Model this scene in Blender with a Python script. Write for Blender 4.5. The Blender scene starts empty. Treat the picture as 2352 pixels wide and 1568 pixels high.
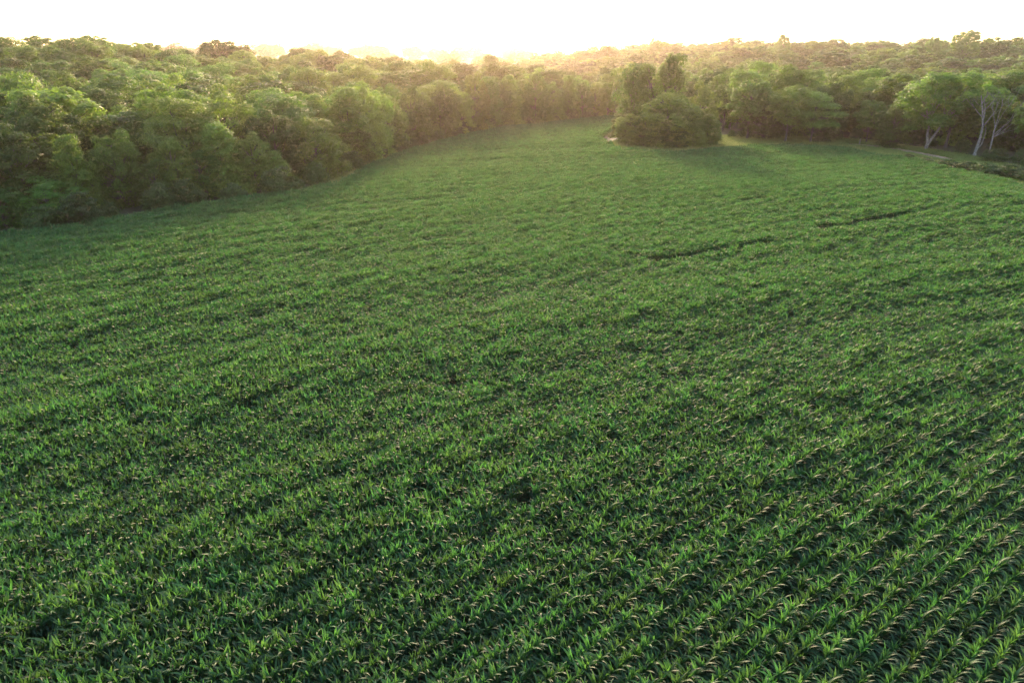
import bpy, math, random
import numpy as np
from mathutils import Vector, Matrix, Euler

# ------------------------------------------------------------------ camera, sky, sun, exposure
scene = bpy.context.scene
COL = scene.collection
R = math.radians
CAM_H, PITCH = 20.0, R(22.93)
cd = bpy.data.cameras.new("camera"); cam = bpy.data.objects.new("camera", cd); COL.objects.link(cam)
cam.location = (0, 0, CAM_H); cam.rotation_euler = (R(90) - PITCH, 0, 0)
cd.sensor_width = 36; cd.lens = 24; cd.clip_end = 20000; cd.clip_start = 0.1
scene.camera = cam

SUN_EL, SUN_AZ = R(15.5), R(-3.9)           # azimuth from +Y towards +X
world = bpy.data.worlds.new("World"); scene.world = world; world.use_nodes = True
wn = world.node_tree.nodes; wl = world.node_tree.links
bg = wn["Background"]; sky = wn.new("ShaderNodeTexSky")
sky.sky_type = 'NISHITA'; sky.sun_disc = False
sky.sun_elevation = SUN_EL; sky.sun_rotation = SUN_AZ
sky.altitude = 250; sky.air_density = 1.0; sky.dust_density = 2.5; sky.ozone_density = 1.0
wl.new(sky.outputs[0], bg.inputs[0]); bg.inputs[1].default_value = 0.15

sd = bpy.data.lights.new("sun", 'SUN'); sun = bpy.data.objects.new("sun", sd); COL.objects.link(sun)
sd.energy = 2.0; sd.angle = R(5.0); sd.color = (1.0, 0.68, 0.42)
sdir = Vector((math.sin(SUN_AZ) * math.cos(SUN_EL), math.cos(SUN_AZ) * math.cos(SUN_EL), math.sin(SUN_EL)))
sun.rotation_euler = sdir.to_track_quat('Z', 'Y').to_euler(); sun.location = (0, 300, 120)

vs = scene.view_settings
vs.view_transform = 'Standard'; vs.look = 'None'; vs.gamma = 1.0; vs.exposure = 2.12
vs.use_curve_mapping = False
scene.render.engine = 'CYCLES'
cy = scene.cycles
cy.max_bounces = 4; cy.diffuse_bounces = 2; cy.glossy_bounces = 2; cy.transmission_bounces = 2
cy.volume_bounces = 0; cy.transparent_max_bounces = 8
cy.sample_clamp_indirect = 4.0; cy.use_denoising = True; cy.denoiser = 'OPENIMAGEDENOISE'; cy.denoising_prefilter = 'NONE'; cy.use_adaptive_sampling = False
cy.caustics_reflective = False; cy.caustics_refractive = False

# ------------------------------------------------------------------ pixel helpers (photo seen at 2352 x 1568)
F = 1568.0
def ray(px, py):
    xn, yn = (px - 1176) / F, (784 - py) / F
    cp, sp = math.cos(PITCH), math.sin(PITCH)
    return Vector((xn, cp + yn * sp, -sp + yn * cp))
def project(x, y, z):
    cp, sp = math.cos(PITCH), math.sin(PITCH)
    dz = z - CAM_H
    d = y * cp - dz * sp
    return 1176 + F * x / d, 784 - F * (y * sp + dz * cp) / d, d
def ground_at(px, py, z=0.0):
    r = ray(px, py); t = (z - CAM_H) / r.z
    return Vector((r.x * t, r.y * t, z))

# ------------------------------------------------------------------ terrain height
def sstep(a, b, v):
    t = np.clip((v - a) / (b - a), 0, 1); return t * t * (3 - 2 * t)
def height(x, y):
    x = np.asarray(x, float); y = np.asarray(y, float)
    D = np.hypot(x, y); az = np.degrees(np.arctan2(x, np.maximum(y, 1e-3)))
    s = -x * 0.7 + (y - 100) * 0.5
    left = 9.5 * sstep(100, 200, s) * sstep(6, -8, az)
    left = left * (1 - sstep(290, 400, D)) - 5.0 * sstep(290, 400, D) * (1 - sstep(560, 800, D)) * sstep(4, -6, az)
    und = 0.35 * np.sin(x * 0.06 + 0.8) * np.sin(y * 0.045 + 0.4) * sstep(20, 60, D)
    valley = -6.0 * sstep(245, 330, D) * (1 - sstep(400, 560, D)) * sstep(-6, 6, az)
    ridge = 12.5 * sstep(460, 760, D) * sstep(2, 16, az)
    ridge = ridge + 0.5 * sstep(24, 36, az) * sstep(480, 700, D)
    far = 12.0 * sstep(760, 1150, D) * sstep(8, -4, az)
    roll = (2.0 * np.sin(x * 0.011 + 1.3) * np.cos(y * 0.009) + 1.0 * np.sin(x * 0.027 + y * 0.021)) * sstep(300, 600, D)
    return left + und + valley + ridge + far + roll
def hgt(x, y): return float(height(x, y))

# ------------------------------------------------------------------ mesh helpers
def quad_mesh(name, V, Q, mat, smooth=False, tint=None):
    V = np.ascontiguousarray(V, np.float32); Q = np.ascontiguousarray(Q, np.int32)
    me = bpy.data.meshes.new(name)
    me.vertices.add(len(V)); me.vertices.foreach_set("co", V.ravel())
    me.loops.add(Q.size); me.loops.foreach_set("vertex_index", Q.ravel())
    me.polygons.add(len(Q))
    me.polygons.foreach_set("loop_start", np.arange(0, Q.size, 4, dtype=np.int32))
    me.polygons.foreach_set("loop_total", np.full(len(Q), 4, np.int32))
    if smooth: me.polygons.foreach_set("use_smooth", np.ones(len(Q), bool))
    if tint is not None:
        a = me.attributes.new("tint", 'FLOAT', 'POINT'); a.data.foreach_set("value", np.asarray(tint, np.float32))
    me.update(calc_edges=True); me.validate()
    for m in (mat if isinstance(mat, (list, tuple)) else [mat]): me.materials.append(m)
    return me
def link(name, me, parent=None):
    o = bpy.data.objects.new(name, me); COL.objects.link(o)
    if parent is not None: o.parent = parent
    return o
def tag(o, label=None, cat=None, group=None, kind=None):
    if label: o["label"] = label
    if cat: o["category"] = cat
    if group: o["group"] = group
    if kind: o["kind"] = kind
    return o
def merge(parts):
    """parts: list of (V, Q, T) -> one"""
    Vs, Qs, Ts, n = [], [], [], 0
    for V, Q, T in parts:
        Vs.append(V); Qs.append(Q + n); Ts.append(T); n += len(V)
    return np.concatenate(Vs), np.concatenate(Qs), np.concatenate(Ts)
def tube(pts, radii, sides=7, seed=0):
    pts = np.asarray(pts, float); n = len(pts); rng = np.random.default_rng(seed)
    V = np.zeros((n * sides, 3)); a = np.arange(sides) * 2 * math.pi / sides
    for i in range(n):
        d = pts[min(i + 1, n - 1)] - pts[max(i - 1, 0)]; d /= np.linalg.norm(d) + 1e-9
        u = np.cross(d, [0.31, 0.95, 0.05]); u /= np.linalg.norm(u) + 1e-9; w = np.cross(d, u)
        rr = radii[i] * (1 + 0.12 * rng.standard_normal(sides))
        V[i * sides:(i + 1) * sides] = pts[i] + (np.cos(a) * rr)[:, None] * u + (np.sin(a) * rr)[:, None] * w
    Q = []
    for i in range(n - 1):
        for k in range(sides):
            k2 = (k + 1) % sides
            Q.append((i * sides + k, i * sides + k2, (i + 1) * sides + k2, (i + 1) * sides + k))
    b = (n - 1) * sides
    Q.append((b, b + sides // 3, b + 2 * sides // 3, b + sides - 1))
    return V, np.array(Q), np.full(len(V), 0.5)

# ------------------------------------------------------------------ materials
def new_mat(name):
    m = bpy.data.materials.new(name); m.use_nodes = True
    return m, m.node_tree.nodes, m.node_tree.links
def leaf_mat(name, dark, light, trans, tfac=0.4, rough=0.5, spec=0.4, vary=0.25, huev=0.03):
    m, n, l = new_mat(name)
    out = n["Material Output"]; p = n["Principled BSDF"]
    at = n.new("ShaderNodeAttribute"); at.attribute_name = "tint"
    mx = n.new("ShaderNodeMix"); mx.data_type = 'RGBA'
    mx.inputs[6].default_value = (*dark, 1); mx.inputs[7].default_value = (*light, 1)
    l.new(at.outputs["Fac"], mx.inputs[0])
    oi = n.new("ShaderNodeObjectInfo")
    def mr(lo, hi, src):
        r_ = n.new("ShaderNodeMapRange"); r_.inputs[3].default_value = lo; r_.inputs[4].default_value = hi
        l.new(src, r_.inputs[0]); return r_.outputs[0]
    hue = mr(0.5 - huev * .45, 0.5 + huev, oi.outputs["Random"])
    mul = n.new("ShaderNodeMath"); mul.operation = 'MULTIPLY'; mul.inputs[1].default_value = 7.31
    l.new(oi.outputs["Random"], mul.inputs[0])
    fr = n.new("ShaderNodeMath"); fr.operation = 'FRACT'; l.new(mul.outputs[0], fr.inputs[0])
    val = mr(1 - vary, 1 + vary, fr.outputs[0])
    hs = n.new("ShaderNodeHueSaturation"); l.new(mx.outputs[2], hs.inputs["Color"])
    l.new(hue, hs.inputs["Hue"]); l.new(val, hs.inputs["Value"])
    l.new(hs.outputs[0], p.inputs["Base Color"])
    p.inputs["Roughness"].default_value = rough
    p.inputs["Specular IOR Level"].default_value = spec
    tr = n.new("ShaderNodeBsdfTranslucent")
    hs2 = n.new("ShaderNodeHueSaturation"); hs2.inputs["Color"].default_value = (*trans, 1)
    l.new(hue, hs2.inputs["Hue"]); l.new(val, hs2.inputs["Value"]); l.new(hs2.outputs[0], tr.inputs[0])
    ms = n.new("ShaderNodeMixShader"); ms.inputs[0].default_value = tfac
    l.new(p.outputs[0], ms.inputs[1]); l.new(tr.outputs[0], ms.inputs[2]); l.new(ms.outputs[0], out.inputs[0])
    return m
def noise_mat(name, c1, c2, scale, rough=0.9, c3=None, bump=0.0, bscale=20.0):
    m, n, l = new_mat(name); p = n["Principled BSDF"]; p.inputs["Roughness"].default_value = rough
    tc = n.new("ShaderNodeNewGeometry")
    no = n.new("ShaderNodeTexNoise"); no.inputs["Scale"].default_value = scale; no.inputs["Detail"].default_value = 6
    l.new(tc.outputs["Position"], no.inputs["Vector"])
    cr = n.new("ShaderNodeValToRGB"); cr.color_ramp.elements[0].position = 0.35; cr.color_ramp.elements[1].position = 0.65
    cr.color_ramp.elements[0].color = (*c1, 1); cr.color_ramp.elements[1].color = (*c2, 1)
    if c3:
        e = cr.color_ramp.elements.new(0.5); e.color = (*c3, 1)
    l.new(no.outputs[0], cr.inputs[0]); l.new(cr.outputs[0], p.inputs["Base Color"])
    if bump:
        n2 = n.new("ShaderNodeTexNoise"); n2.inputs["Scale"].default_value = bscale; n2.inputs["Detail"].default_value = 5
        l.new(tc.outputs["Position"], n2.inputs["Vector"])
        b = n.new("ShaderNodeBump"); b.inputs["Strength"].default_value = bump; b.inputs["Distance"].default_value = 0.05
        l.new(n2.outputs[0], b.inputs["Height"]); l.new(b.outputs[0], p.inputs["Normal"])
    return m

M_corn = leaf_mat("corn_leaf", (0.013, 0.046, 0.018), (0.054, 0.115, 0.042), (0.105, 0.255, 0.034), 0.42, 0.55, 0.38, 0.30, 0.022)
M_stalk = leaf_mat("corn_stalk", (0.05, 0.10, 0.03), (0.07, 0.12, 0.04), (0.06, 0.12, 0.03), 0.1, 0.5, 0.4, 0.15, 0.01)
M_fol = leaf_mat("tree_foliage", (0.022, 0.056, 0.014), (0.105, 0.180, 0.034), (0.25, 0.40, 0.04), 0.38, 0.55, 0.3, 0.48, 0.028)
M_shrub = leaf_mat("shrub_foliage", (0.026, 0.056, 0.016), (0.056, 0.098, 0.026), (0.11, 0.17, 0.03), 0.38, 0.55, 0.3, 0.25, 0.02)
M_grass = leaf_mat("grass_blade", (0.13, 0.19, 0.05), (0.21, 0.26, 0.08), (0.30, 0.38, 0.08), 0.4, 0.55, 0.3, 0.25, 0.02)
M_bark = noise_mat("bark", (0.06, 0.05, 0.04), (0.14, 0.12, 0.10), 6.0, 0.9, bump=0.6)
M_pale = noise_mat("pale_bark", (0.10, 0.09, 0.08), (0.27, 0.25, 0.225), 4.0, 0.85, bump=0.5)
M_ground = noise_mat("ground_cover", (0.035, 0.045, 0.018), (0.085, 0.095, 0.04), 0.08, 0.95, bump=0.5, bscale=3.0)
M_soil = noise_mat("soil", (0.05, 0.036, 0.025), (0.09, 0.065, 0.045), 0.8, 0.95, bump=0.6, bscale=6.0)
M_track = noise_mat("track_dirt", (0.26, 0.17, 0.11), (0.38, 0.27, 0.18), 1.2, 0.95, bump=0.4, bscale=6.0)
M_wood = noise_mat("weathered_wood", (0.22, 0.20, 0.18), (0.36, 0.33, 0.30), 8.0, 0.9)

# ------------------------------------------------------------------ ground sheet
def axis(lo, hi, fine_lo, fine_hi, step, grow=1.18):
    c = list(np.arange(fine_lo, fine_hi + 0.1, step))
    s, v = step, fine_lo
    while v > lo: s *= grow; v -= s; c.insert(0, max(v, lo))
    s, v = step, fine_hi
    while v < hi: s *= grow; v += s; c.append(min(v, hi))
    return np.array(c)
def grid_mesh(name, xs, ys, mat, dz=0.0, mask=None, nz=None):
    X, Y = np.meshgrid(xs, ys); Z = height(X, Y) + dz
    V = np.stack([X.ravel(), Y.ravel(), Z.ravel()], 1); nx = len(xs); Q = []
    i, j = np.meshgrid(np.arange(nx - 1), np.arange(len(ys) - 1)); a = (j * nx + i).ravel()
    Q = np.stack([a, a + 1, a + 1 + nx, a + nx], 1)
    return quad_mesh(name, V, Q, mat, smooth=True)
gx = axis(-4200, 4200, -400, 500, 6.0); gy = axis(-600, 5200, -40, 760, 6.0)
ground = tag(link("ground", grid_mesh("ground", gx, gy, M_ground)), kind="structure")

# ------------------------------------------------------------------ the cornfield outline (ground metres, traced from its edge)
left_px = [(-330, 580), (-150, 553), (0, 530), (150, 515), (330, 488), (520, 460), (680, 438), (780, 418), (815, 392), (850, 374),
           (900, 350), (1000, 322), (1100, 300), (1200, 284), (1300, 272), (1400, 265), (1470, 263)]
right_px = [(1640, 336), (1720, 328), (1800, 324), (1900, 329), (1980, 341), (2060, 356), (2150, 374), (2250, 396), (2352, 420), (2500, 458), (2700, 520)]
CAN = 1.35
EDGE_L = [ground_at(px, py, CAN).xy for px, py in left_px]
EDGE_R = [ground_at(px, py, CAN).xy for px, py in right_px]
clump_front = [ground_at(px, py, CAN).xy for px, py in [(1405, 330), (1425, 340), (1480, 345), (1560, 346), (1620, 341)]]
# field runs behind the clump as far as its left flank
inner = [Vector((48, 236)), Vector((38, 215)), Vector((27, 190)), Vector((21, 172))]
poly = [tuple(v) for v in EDGE_L] + [tuple(v) for v in inner] + [tuple(v) for v in clump_front] + [tuple(v) for v in EDGE_R]
poly += [(90, 40), (70, -25), (-70, -25), (-110, 40)]
POLY = np.array(poly)
def inside(P, poly=POLY):
    x, y = P[:, 0], P[:, 1]; c = np.zeros(len(P), bool); n = len(poly); j = n - 1
    for i in range(n):
        xi, yi = poly[i]; xj, yj = poly[j]
        cond = ((yi > y) != (yj > y)) & (x < (xj - xi) * (y - yi) / (yj - yi + 1e-12) + xi)
        c ^= cond; j = i
    return c
# soil sheet of the field
sx = np.arange(-120, 121, 3.0); sy = np.arange(-30, 256, 3.0)
def masked_sheet(name, xs, ys, mat, dz, poly):
    X, Y = np.meshgrid(xs, ys); V = np.stack([X.ravel(), Y.ravel(), (height(X, Y) + dz).ravel()], 1); nx = len(xs)
    i, j = np.meshgrid(np.arange(nx - 1), np.arange(len(ys) - 1)); a = (j * nx + i).ravel()
    Q = np.stack([a, a + 1, a + 1 + nx, a + nx], 1)
    c = V[Q].mean(1)[:, :2]; Q = Q[inside(c, poly)]
    u, inv = np.unique(Q, return_inverse=True)
    return quad_mesh(name, V[u], inv.reshape(-1, 4), mat, smooth=True)
tag(link("field_soil", masked_sheet("field_soil", sx, sy, M_soil, 0.06, POLY)), kind="structure")

# ------------------------------------------------------------------ corn
def corn_leaf(length, width, e0, e1, curl=1.3, seg=7, fold=0.35, twist=0.0):
    """strip along +X; e0/e1 = elevation angle at base / tip"""
    t = np.linspace(0, 1, seg + 1)
    e = e0 + (e1 - e0) * t ** curl
    ds = length / seg
    x = np.concatenate([[0], np.cumsum(np.cos((e[:-1] + e[1:]) / 2) * ds)])
    z = np.concatenate([[0], np.cumsum(np.sin((e[:-1] + e[1:]) / 2) * ds)])
    w = width * 0.5 * np.minimum(1, 0.45 + 3.0 * t) * np.maximum(1 - t ** 2.2, 0.03)
    fo = fold * (1 - 0.7 * t)
    V = []
    for i in range(seg + 1):
        nx, nz = -math.sin(e[i]), math.cos(e[i]); tw = twist * t[i]
        for s in (-1, 0, 1):
            up = abs(s) * w[i] * fo[i]; ly = s * w[i] * math.cos(tw); lz = s * w[i] * math.sin(tw)
            V.append((x[i] + nx * (up + lz), ly, z[i] + nz * (up + lz)))
    Q = []
    for i in range(seg):
        for k in (0, 1):
            a = i * 3 + k; Q.append((a, a + 1, a + 4, a + 3))
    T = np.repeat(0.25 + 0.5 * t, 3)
    return np.array(V), np.array(Q), T
rng = np.random.default_rng(11)
LEAVES = []
for k in range(6):    # long arching leaves
    LEAVES.append(corn_leaf(rng.uniform(.58, .88), rng.uniform(.095, .12), R(rng.uniform(52, 66)), R(rng.uniform(-75, -40)), rng.uniform(1.1, 1.6), twist=rng.uniform(-.4, .4)))
for k in range(5):    # upper leaves, bowed
    LEAVES.append(corn_leaf(rng.uniform(.48, .76), rng.uniform(.09, .115), R(rng.uniform(62, 76)), R(rng.uniform(-30, 20)), rng.uniform(1.5, 2.2), twist=rng.uniform(-.5, .5)))
for k in range(5):    # whorl, upright
    LEAVES.append(corn_leaf(rng.uniform(.40, .60), rng.uniform(.06, .085), R(rng.uniform(74, 86)), R(rng.uniform(40, 75)), 2.0, fold=.6, twist=rng.uniform(-.6, .6)))
LEAF_ME = []
for k, (V, Q, T) in enumerate(LEAVES):
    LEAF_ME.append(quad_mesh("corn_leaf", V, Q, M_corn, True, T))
STALKS = [tube([(0, 0, -.05), (.01 * s, 0, .5), (0, .01 * s, 1.06)], (.014, .012, .008), 5) for s in (-1, 1)]
STALK_ME = [quad_mesh("corn_stalk", *s[:2], M_stalk, True, s[2]) for s in STALKS]
NPLANT = 40
PLANTS = []           # list of (leaf index, z, azimuth, scale, tilt)
for i in range(NPLANT):
    lv = []; side = rng.integers(0, 2) * math.pi; zz = 0.22; basez = rng.uniform(-.7, .7)
    for k in range(6):
        lv.append((int(rng.integers(0, 6)), zz, side + basez + rng.normal(0, .55), rng.uniform(.85, 1.08), rng.normal(0, .12)))
        side += math.pi; zz += rng.uniform(.11, .155)
    for k in range(3):
        lv.append((int(rng.integers(6, 11)), min(zz, 1.0), side + basez + rng.normal(0, .65), rng.uniform(.85, 1.1), rng.normal(0, .12)))
        side += math.pi; zz += rng.uniform(.03, .07)
    for k in range(3):
        lv.append((int(rng.integers(11, 16)), 1.03, side + rng.normal(0, .8), rng.uniform(.8, 1.1), rng.normal(0, .1)))
        side += math.pi * .8
    PLANTS.append((i % 2, lv))
def leaf_matrix(lf):
    return Matrix.Translation((0, 0, lf[1])) @ Euler((lf[4], 0, lf[2]), 'XYZ').to_matrix().to_4x4() @ Matrix.Scale(lf[3], 4)
def apply(Mx, V):
    A = np.array(Mx); return V @ A[:3, :3].T + A[:3, 3]
PLANT_GEO = []
for st, lv in PLANTS:
    parts = [STALKS[st]]
    for lf in lv:
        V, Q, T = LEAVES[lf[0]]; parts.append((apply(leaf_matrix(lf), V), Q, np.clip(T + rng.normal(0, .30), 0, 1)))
    PLANT_GEO.append(merge(parts))
# short stretches of row: five plants each.  Local +X is across the row, +Y along it
SPAN, NPER, NCH = 0.80, 6, 30
CHUNKS = []; chunk_col = bpy.data.collections.new("corn_row_kinds")
for c in range(NCH):
    items = []
    for k in range(NPER):
        items.append((int(rng.integers(0, NPLANT)), rng.normal(0, .025), (k + .5 - NPER / 2) * SPAN / NPER + rng.normal(0, .025),
                      rng.normal(0, .3) + (math.pi if rng.random() < .5 else 0), rng.uniform(.74, 1.0)))
    CHUNKS.append(items); parts = []
    for pi, x, y, rz, s in items:
        V, Q, T = PLANT_GEO[pi]
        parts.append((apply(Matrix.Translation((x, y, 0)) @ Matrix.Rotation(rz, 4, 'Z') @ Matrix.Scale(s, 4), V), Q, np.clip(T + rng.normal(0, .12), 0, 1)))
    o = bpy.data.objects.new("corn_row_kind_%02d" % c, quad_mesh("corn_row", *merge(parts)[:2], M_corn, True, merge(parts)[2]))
    chunk_col.objects.link(o)
# rows are wide concentric arcs
ROW = 0.60
CEN = np.array((169.0, -182.0))
P, A = [], []
for r in np.arange(120.0, 520.0, ROW):
    da = SPAN / r; ph = rng.random()
    a = R(85) + (np.arange(int(R(100) / da)) + ph) * da
    P.append(np.stack([CEN[0] + r * np.cos(a), CEN[1] + r * np.sin(a)], 1)); A.append(np.stack([a, np.full(len(a), r)], 1))
P = np.concatenate(P); A = np.concatenate(A)
k = inside(P); P, A = P[k], A[k]
def proj_np(x, y, z):
    cp, sp = math.cos(PITCH), math.sin(PITCH); dz = z - CAM_H; d = y * cp - dz * sp
    d = np.where(np.abs(d) < .1, .1, d)
    return 1176 + F * x / d, 784 - F * (y * sp + dz * cp) / d, d
px, py, dd = proj_np(P[:, 0], P[:, 1], height(P[:, 0], P[:, 1]) + 1.2)
k = (dd > 3) & (px > -260 - 4000 / dd) & (px < 2612 + 4000 / dd) & (py < 1568 + 420)
P, A, px, py, dd = P[k], A[k], px[k], py[k], dd[k]
# bare row gaps seen as dark lines
def gap(p0, p1, half):
    a = np.array(ground_at(*p0, CAN).xy); b = np.array(ground_at(*p1, CAN).xy); ab = b - a
    t = np.clip(((P - a) @ ab) / (ab @ ab), 0, 1); q = a + t[:, None] * ab
    return np.hypot(*(P - q).T) < half
kill = np.zeros(len(P), bool)
for g in [((1505, 588), (1765, 548), .7), ((1880, 519), (2095, 488), .70), ((1700, 455), (1760, 448), .5), ((2090, 400), (2130, 398), .5)]:
    kill |= gap(*g)
# soil patch on the flank of the clump
pc = np.array(ground_at(1398, 338).xy); kill |= np.hypot(*(P - pc).T) < 1.1
kill |= rng.random(len(P)) < 0.012
P, A, px, py, dd = P[~kill], A[~kill], px[~kill], py[~kill], dd[~kill]
# growth varies in streaks along the rows
arc = A[:, 0] * A[:, 1]; rad = A[:, 1]
def streak(u, v, su, sv, seed):
    r_ = np.random.default_rng(seed); out = 0
    for q in range(7):
        out = out + np.sin(u * su * r_.uniform(.5, 1.6) + v * sv * r_.uniform(-1.4, 1.4) + r_.uniform(0, 6.3))
    return out / 7
grow = 1.0 + .18 * streak(arc, rad, .08, .55, 3) + .12 * streak(arc, rad, .35, 1.7, 5) + rng.normal(0, .035, len(P))
grow = np.clip(grow, .72, 1.25)
rot = A[:, 0] + np.where(rng.random(len(P)) < .5, 0, math.pi)       # local +X radial = across the row
idx = rng.integers(0, NCH, len(P))
Z = height(P[:, 0], P[:, 1]) + 0.05
# nearest stretches in the frame become single plants
vis = np.where((px > 10) & (px < 2342) & (py < 1560))[0]
near = vis[np.argsort(dd[vis])[:50]]
CL = "green corn plant standing in the foremost rows at the picture's bottom"
proto = {}
def corn_plant(pi, M):
    st, lv = PLANTS[pi]
    o = bpy.data.objects.new("corn_plant", None); o.empty_display_size = .2; COL.objects.link(o)
    o.matrix_world = M; tag(o, CL, "corn plant", "corn plants in the foremost rows")
    link("stalk", STALK_ME[st], o)
    for lf in lv:
        c = link("leaf", LEAF_ME[lf[0]], o); c.matrix_local = leaf_matrix(lf)
for i in near:
    Mc = Matrix.Translation((P[i, 0], P[i, 1], Z[i])) @ Matrix.Rotation(rot[i], 4, 'Z') @ Matrix.Scale(float(grow[i]), 4)
    for pi, x, y, rz, s in CHUNKS[idx[i]]:
        corn_plant(pi, Mc @ Matrix.Translation((x, y, 0)) @ Matrix.Rotation(rz, 4, 'Z') @ Matrix.Scale(s, 4))
keep = np.ones(len(P), bool); keep[near] = False

def scatter(name, pts, rots, scl, idx, col):
    """one object of uncountable stuff: instances of the kinds in col on the vertices of a mesh"""
    me = bpy.data.meshes.new(name); me.vertices.add(len(pts)); me.vertices.foreach_set("co", np.asarray(pts, np.float32).ravel())
    a = me.attributes.new("rz", 'FLOAT', 'POINT'); a.data.foreach_set("value", np.asarray(rots, np.float32))
    a = me.attributes.new("sc", 'FLOAT_VECTOR', 'POINT'); a.data.foreach_set("vector", np.asarray(scl, np.float32).ravel())
    a = me.attributes.new("kd", 'INT', 'POINT'); a.data.foreach_set("value", np.asarray(idx, np.int32))
    o = link(name, me)
    ng = bpy.data.node_groups.new(name, 'GeometryNodeTree')
    ng.interface.new_socket("Geometry", in_out='INPUT', socket_type='NodeSocketGeometry')
    ng.interface.new_socket("Geometry", in_out='OUTPUT', socket_type='NodeSocketGeometry')
    n, l = ng.nodes, ng.links
    gi = n.new("NodeGroupInput"); go = n.new("NodeGroupOutput")
    ci = n.new("GeometryNodeCollectionInfo"); ci.inputs["Collection"].default_value = col
    ci.inputs["Separate Children"].default_value = True; ci.inputs["Reset Children"].default_value = True
    ip = n.new("GeometryNodeInstanceOnPoints"); ip.inputs["Pick Instance"].default_value = True
    def attr(nm, dt):
        x = n.new("GeometryNodeInputNamedAttribute"); x.data_type = dt; x.inputs[0].default_value = nm; return x.outputs[0]
    cx = n.new("ShaderNodeCombineXYZ"); l.new(attr("rz", 'FLOAT'), cx.inputs[2])
    er = n.new("FunctionNodeEulerToRotation"); l.new(cx.outputs[0], er.inputs[0])
    l.new(gi.outputs[0], ip.inputs["Points"]); l.new(ci.outputs[0], ip.inputs["Instance"])
    l.new(attr("kd", 'INT'), ip.inputs["Instance Index"]); l.new(er.outputs[0], ip.inputs["Rotation"])
    l.new(attr("sc", 'FLOAT_VECTOR'), ip.inputs["Scale"]); l.new(ip.outputs[0], go.inputs[0])
    md = o.modifiers.new("scatter", 'NODES'); md.node_group = ng
    return o
pts = np.stack([P[keep, 0], P[keep, 1], Z[keep]], 1)
g = grow[keep]
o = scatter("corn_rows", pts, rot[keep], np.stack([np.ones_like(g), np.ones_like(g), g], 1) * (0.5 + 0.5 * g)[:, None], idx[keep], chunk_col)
tag(o, "dense rows of green corn filling the whole field", "corn", kind="stuff")
print("corn stretches", len(pts))

# ------------------------------------------------------------------ trees
def leaf_cloud(lobes, n, size, seed, flat=0.0, cl_r=0.20, bias=-0.6, shell=(.78, 1.05)):
    """leaves in small sprays over the outside of many lobes"""
    g_ = np.random.default_rng(seed)
    C = np.array([l_[0] for l_ in lobes]); Rr = np.array([l_[1] for l_ in lobes])
    area = (Rr[:, 0] * Rr[:, 1] + Rr[:, 1] * Rr[:, 2] + Rr[:, 0] * Rr[:, 2]); pr = area / area.sum()
    ncl = max(8, n // 11)
    li = g_.choice(len(lobes), ncl, p=pr)
    d = g_.standard_normal((ncl, 3)); d /= np.linalg.norm(d, axis=1)[:, None]
    d[:, 2] = np.where(d[:, 2] < bias, -d[:, 2], d[:, 2])
    rr = g_.uniform(*shell, ncl)[:, None]
    cc = C[li] + d * Rr[li] * rr
    # drop sprays buried in a neighbouring lobe
    q = ((cc[:, None, :] - C[None]) / Rr[None]); inn = (np.sum(q * q, 2) < .42).any(1)
    cc, d, li = cc[~inn], d[~inn], li[~inn]
    per = max(1, int(round(n / len(cc))))
    ct = g_.normal(.5, .30, len(cc))
    p = np.repeat(cc, per, 0); dn = np.repeat(d, per, 0); tint = np.repeat(ct, per) + g_.normal(0, .15, len(p))
    mean_r = np.repeat(Rr[li].mean(1), per)
    p = p + g_.standard_normal(p.shape) * (cl_r * mean_r)[:, None] * np.array([1, 1, .62])
    nrm = dn * 1.1 + g_.standard_normal(p.shape) * .42; nrm[:, 2] += .25 + flat
    nrm /= np.linalg.norm(nrm, axis=1)[:, None]
    u = np.cross(nrm, g_.standard_normal(p.shape)); u /= np.linalg.norm(u, axis=1)[:, None]
    w = np.cross(nrm, u)
    s = size * g_.uniform(.6, 1.35, len(p))[:, None]
    b = p - u * s * .5; t = p + u * s * .5 - nrm * s * .12; a1 = p + w * s * .33 + nrm * s * .06; a2 = p - w * s * .33 + nrm * s * .06
    V = np.stack([b, a1, t, a2], 1).reshape(-1, 3); Q = np.arange(len(V)).reshape(-1, 4)
    return V, Q, np.clip(np.repeat(tint, 4), 0, 1)
def limbs(base_r, trunk_pts, lobes, seed, frac=.75, every=1):
    g_ = np.random.default_rng(seed); T = np.array(trunk_pts, float); n = len(T)
    rad = [base_r * 1.35] + [base_r * (1 - .75 * i / (n - 1)) for i in range(1, n)]
    parts = [tube(T, rad, 8, seed)]
    for c, r in lobes[::every]:
        c = np.array(c); lo = T[(T[:, 2] < c[2] - .8)]
        s = lo[-1] if len(lo) else T[1]
        if len(lo) > 1 and g_.random() < .5: s = lo[-2] * .4 + lo[-1] * .6
        e = c + np.array([0, 0, .1]); m = s * .45 + e * .55 + np.array([0, 0, -.07 * np.linalg.norm(e - s)]) + g_.normal(0, .18, 3)
        br = base_r * .28 * (1 - .4 * g_.random())
        parts.append(tube([s, m, e, e + (e - m) * .35], [br, br * .7, br * .4, br * .15], 5, seed))
    return merge(parts)
def fib(n, g_):
    i = np.arange(n) + .5; ph = np.arccos(1 - 2 * i / n); th = math.pi * (1 + 5 ** .5) * i + g_.random() * 6.3
    return np.stack([np.cos(th) * np.sin(ph), np.sin(th) * np.sin(ph), np.cos(ph)], 1)
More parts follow.
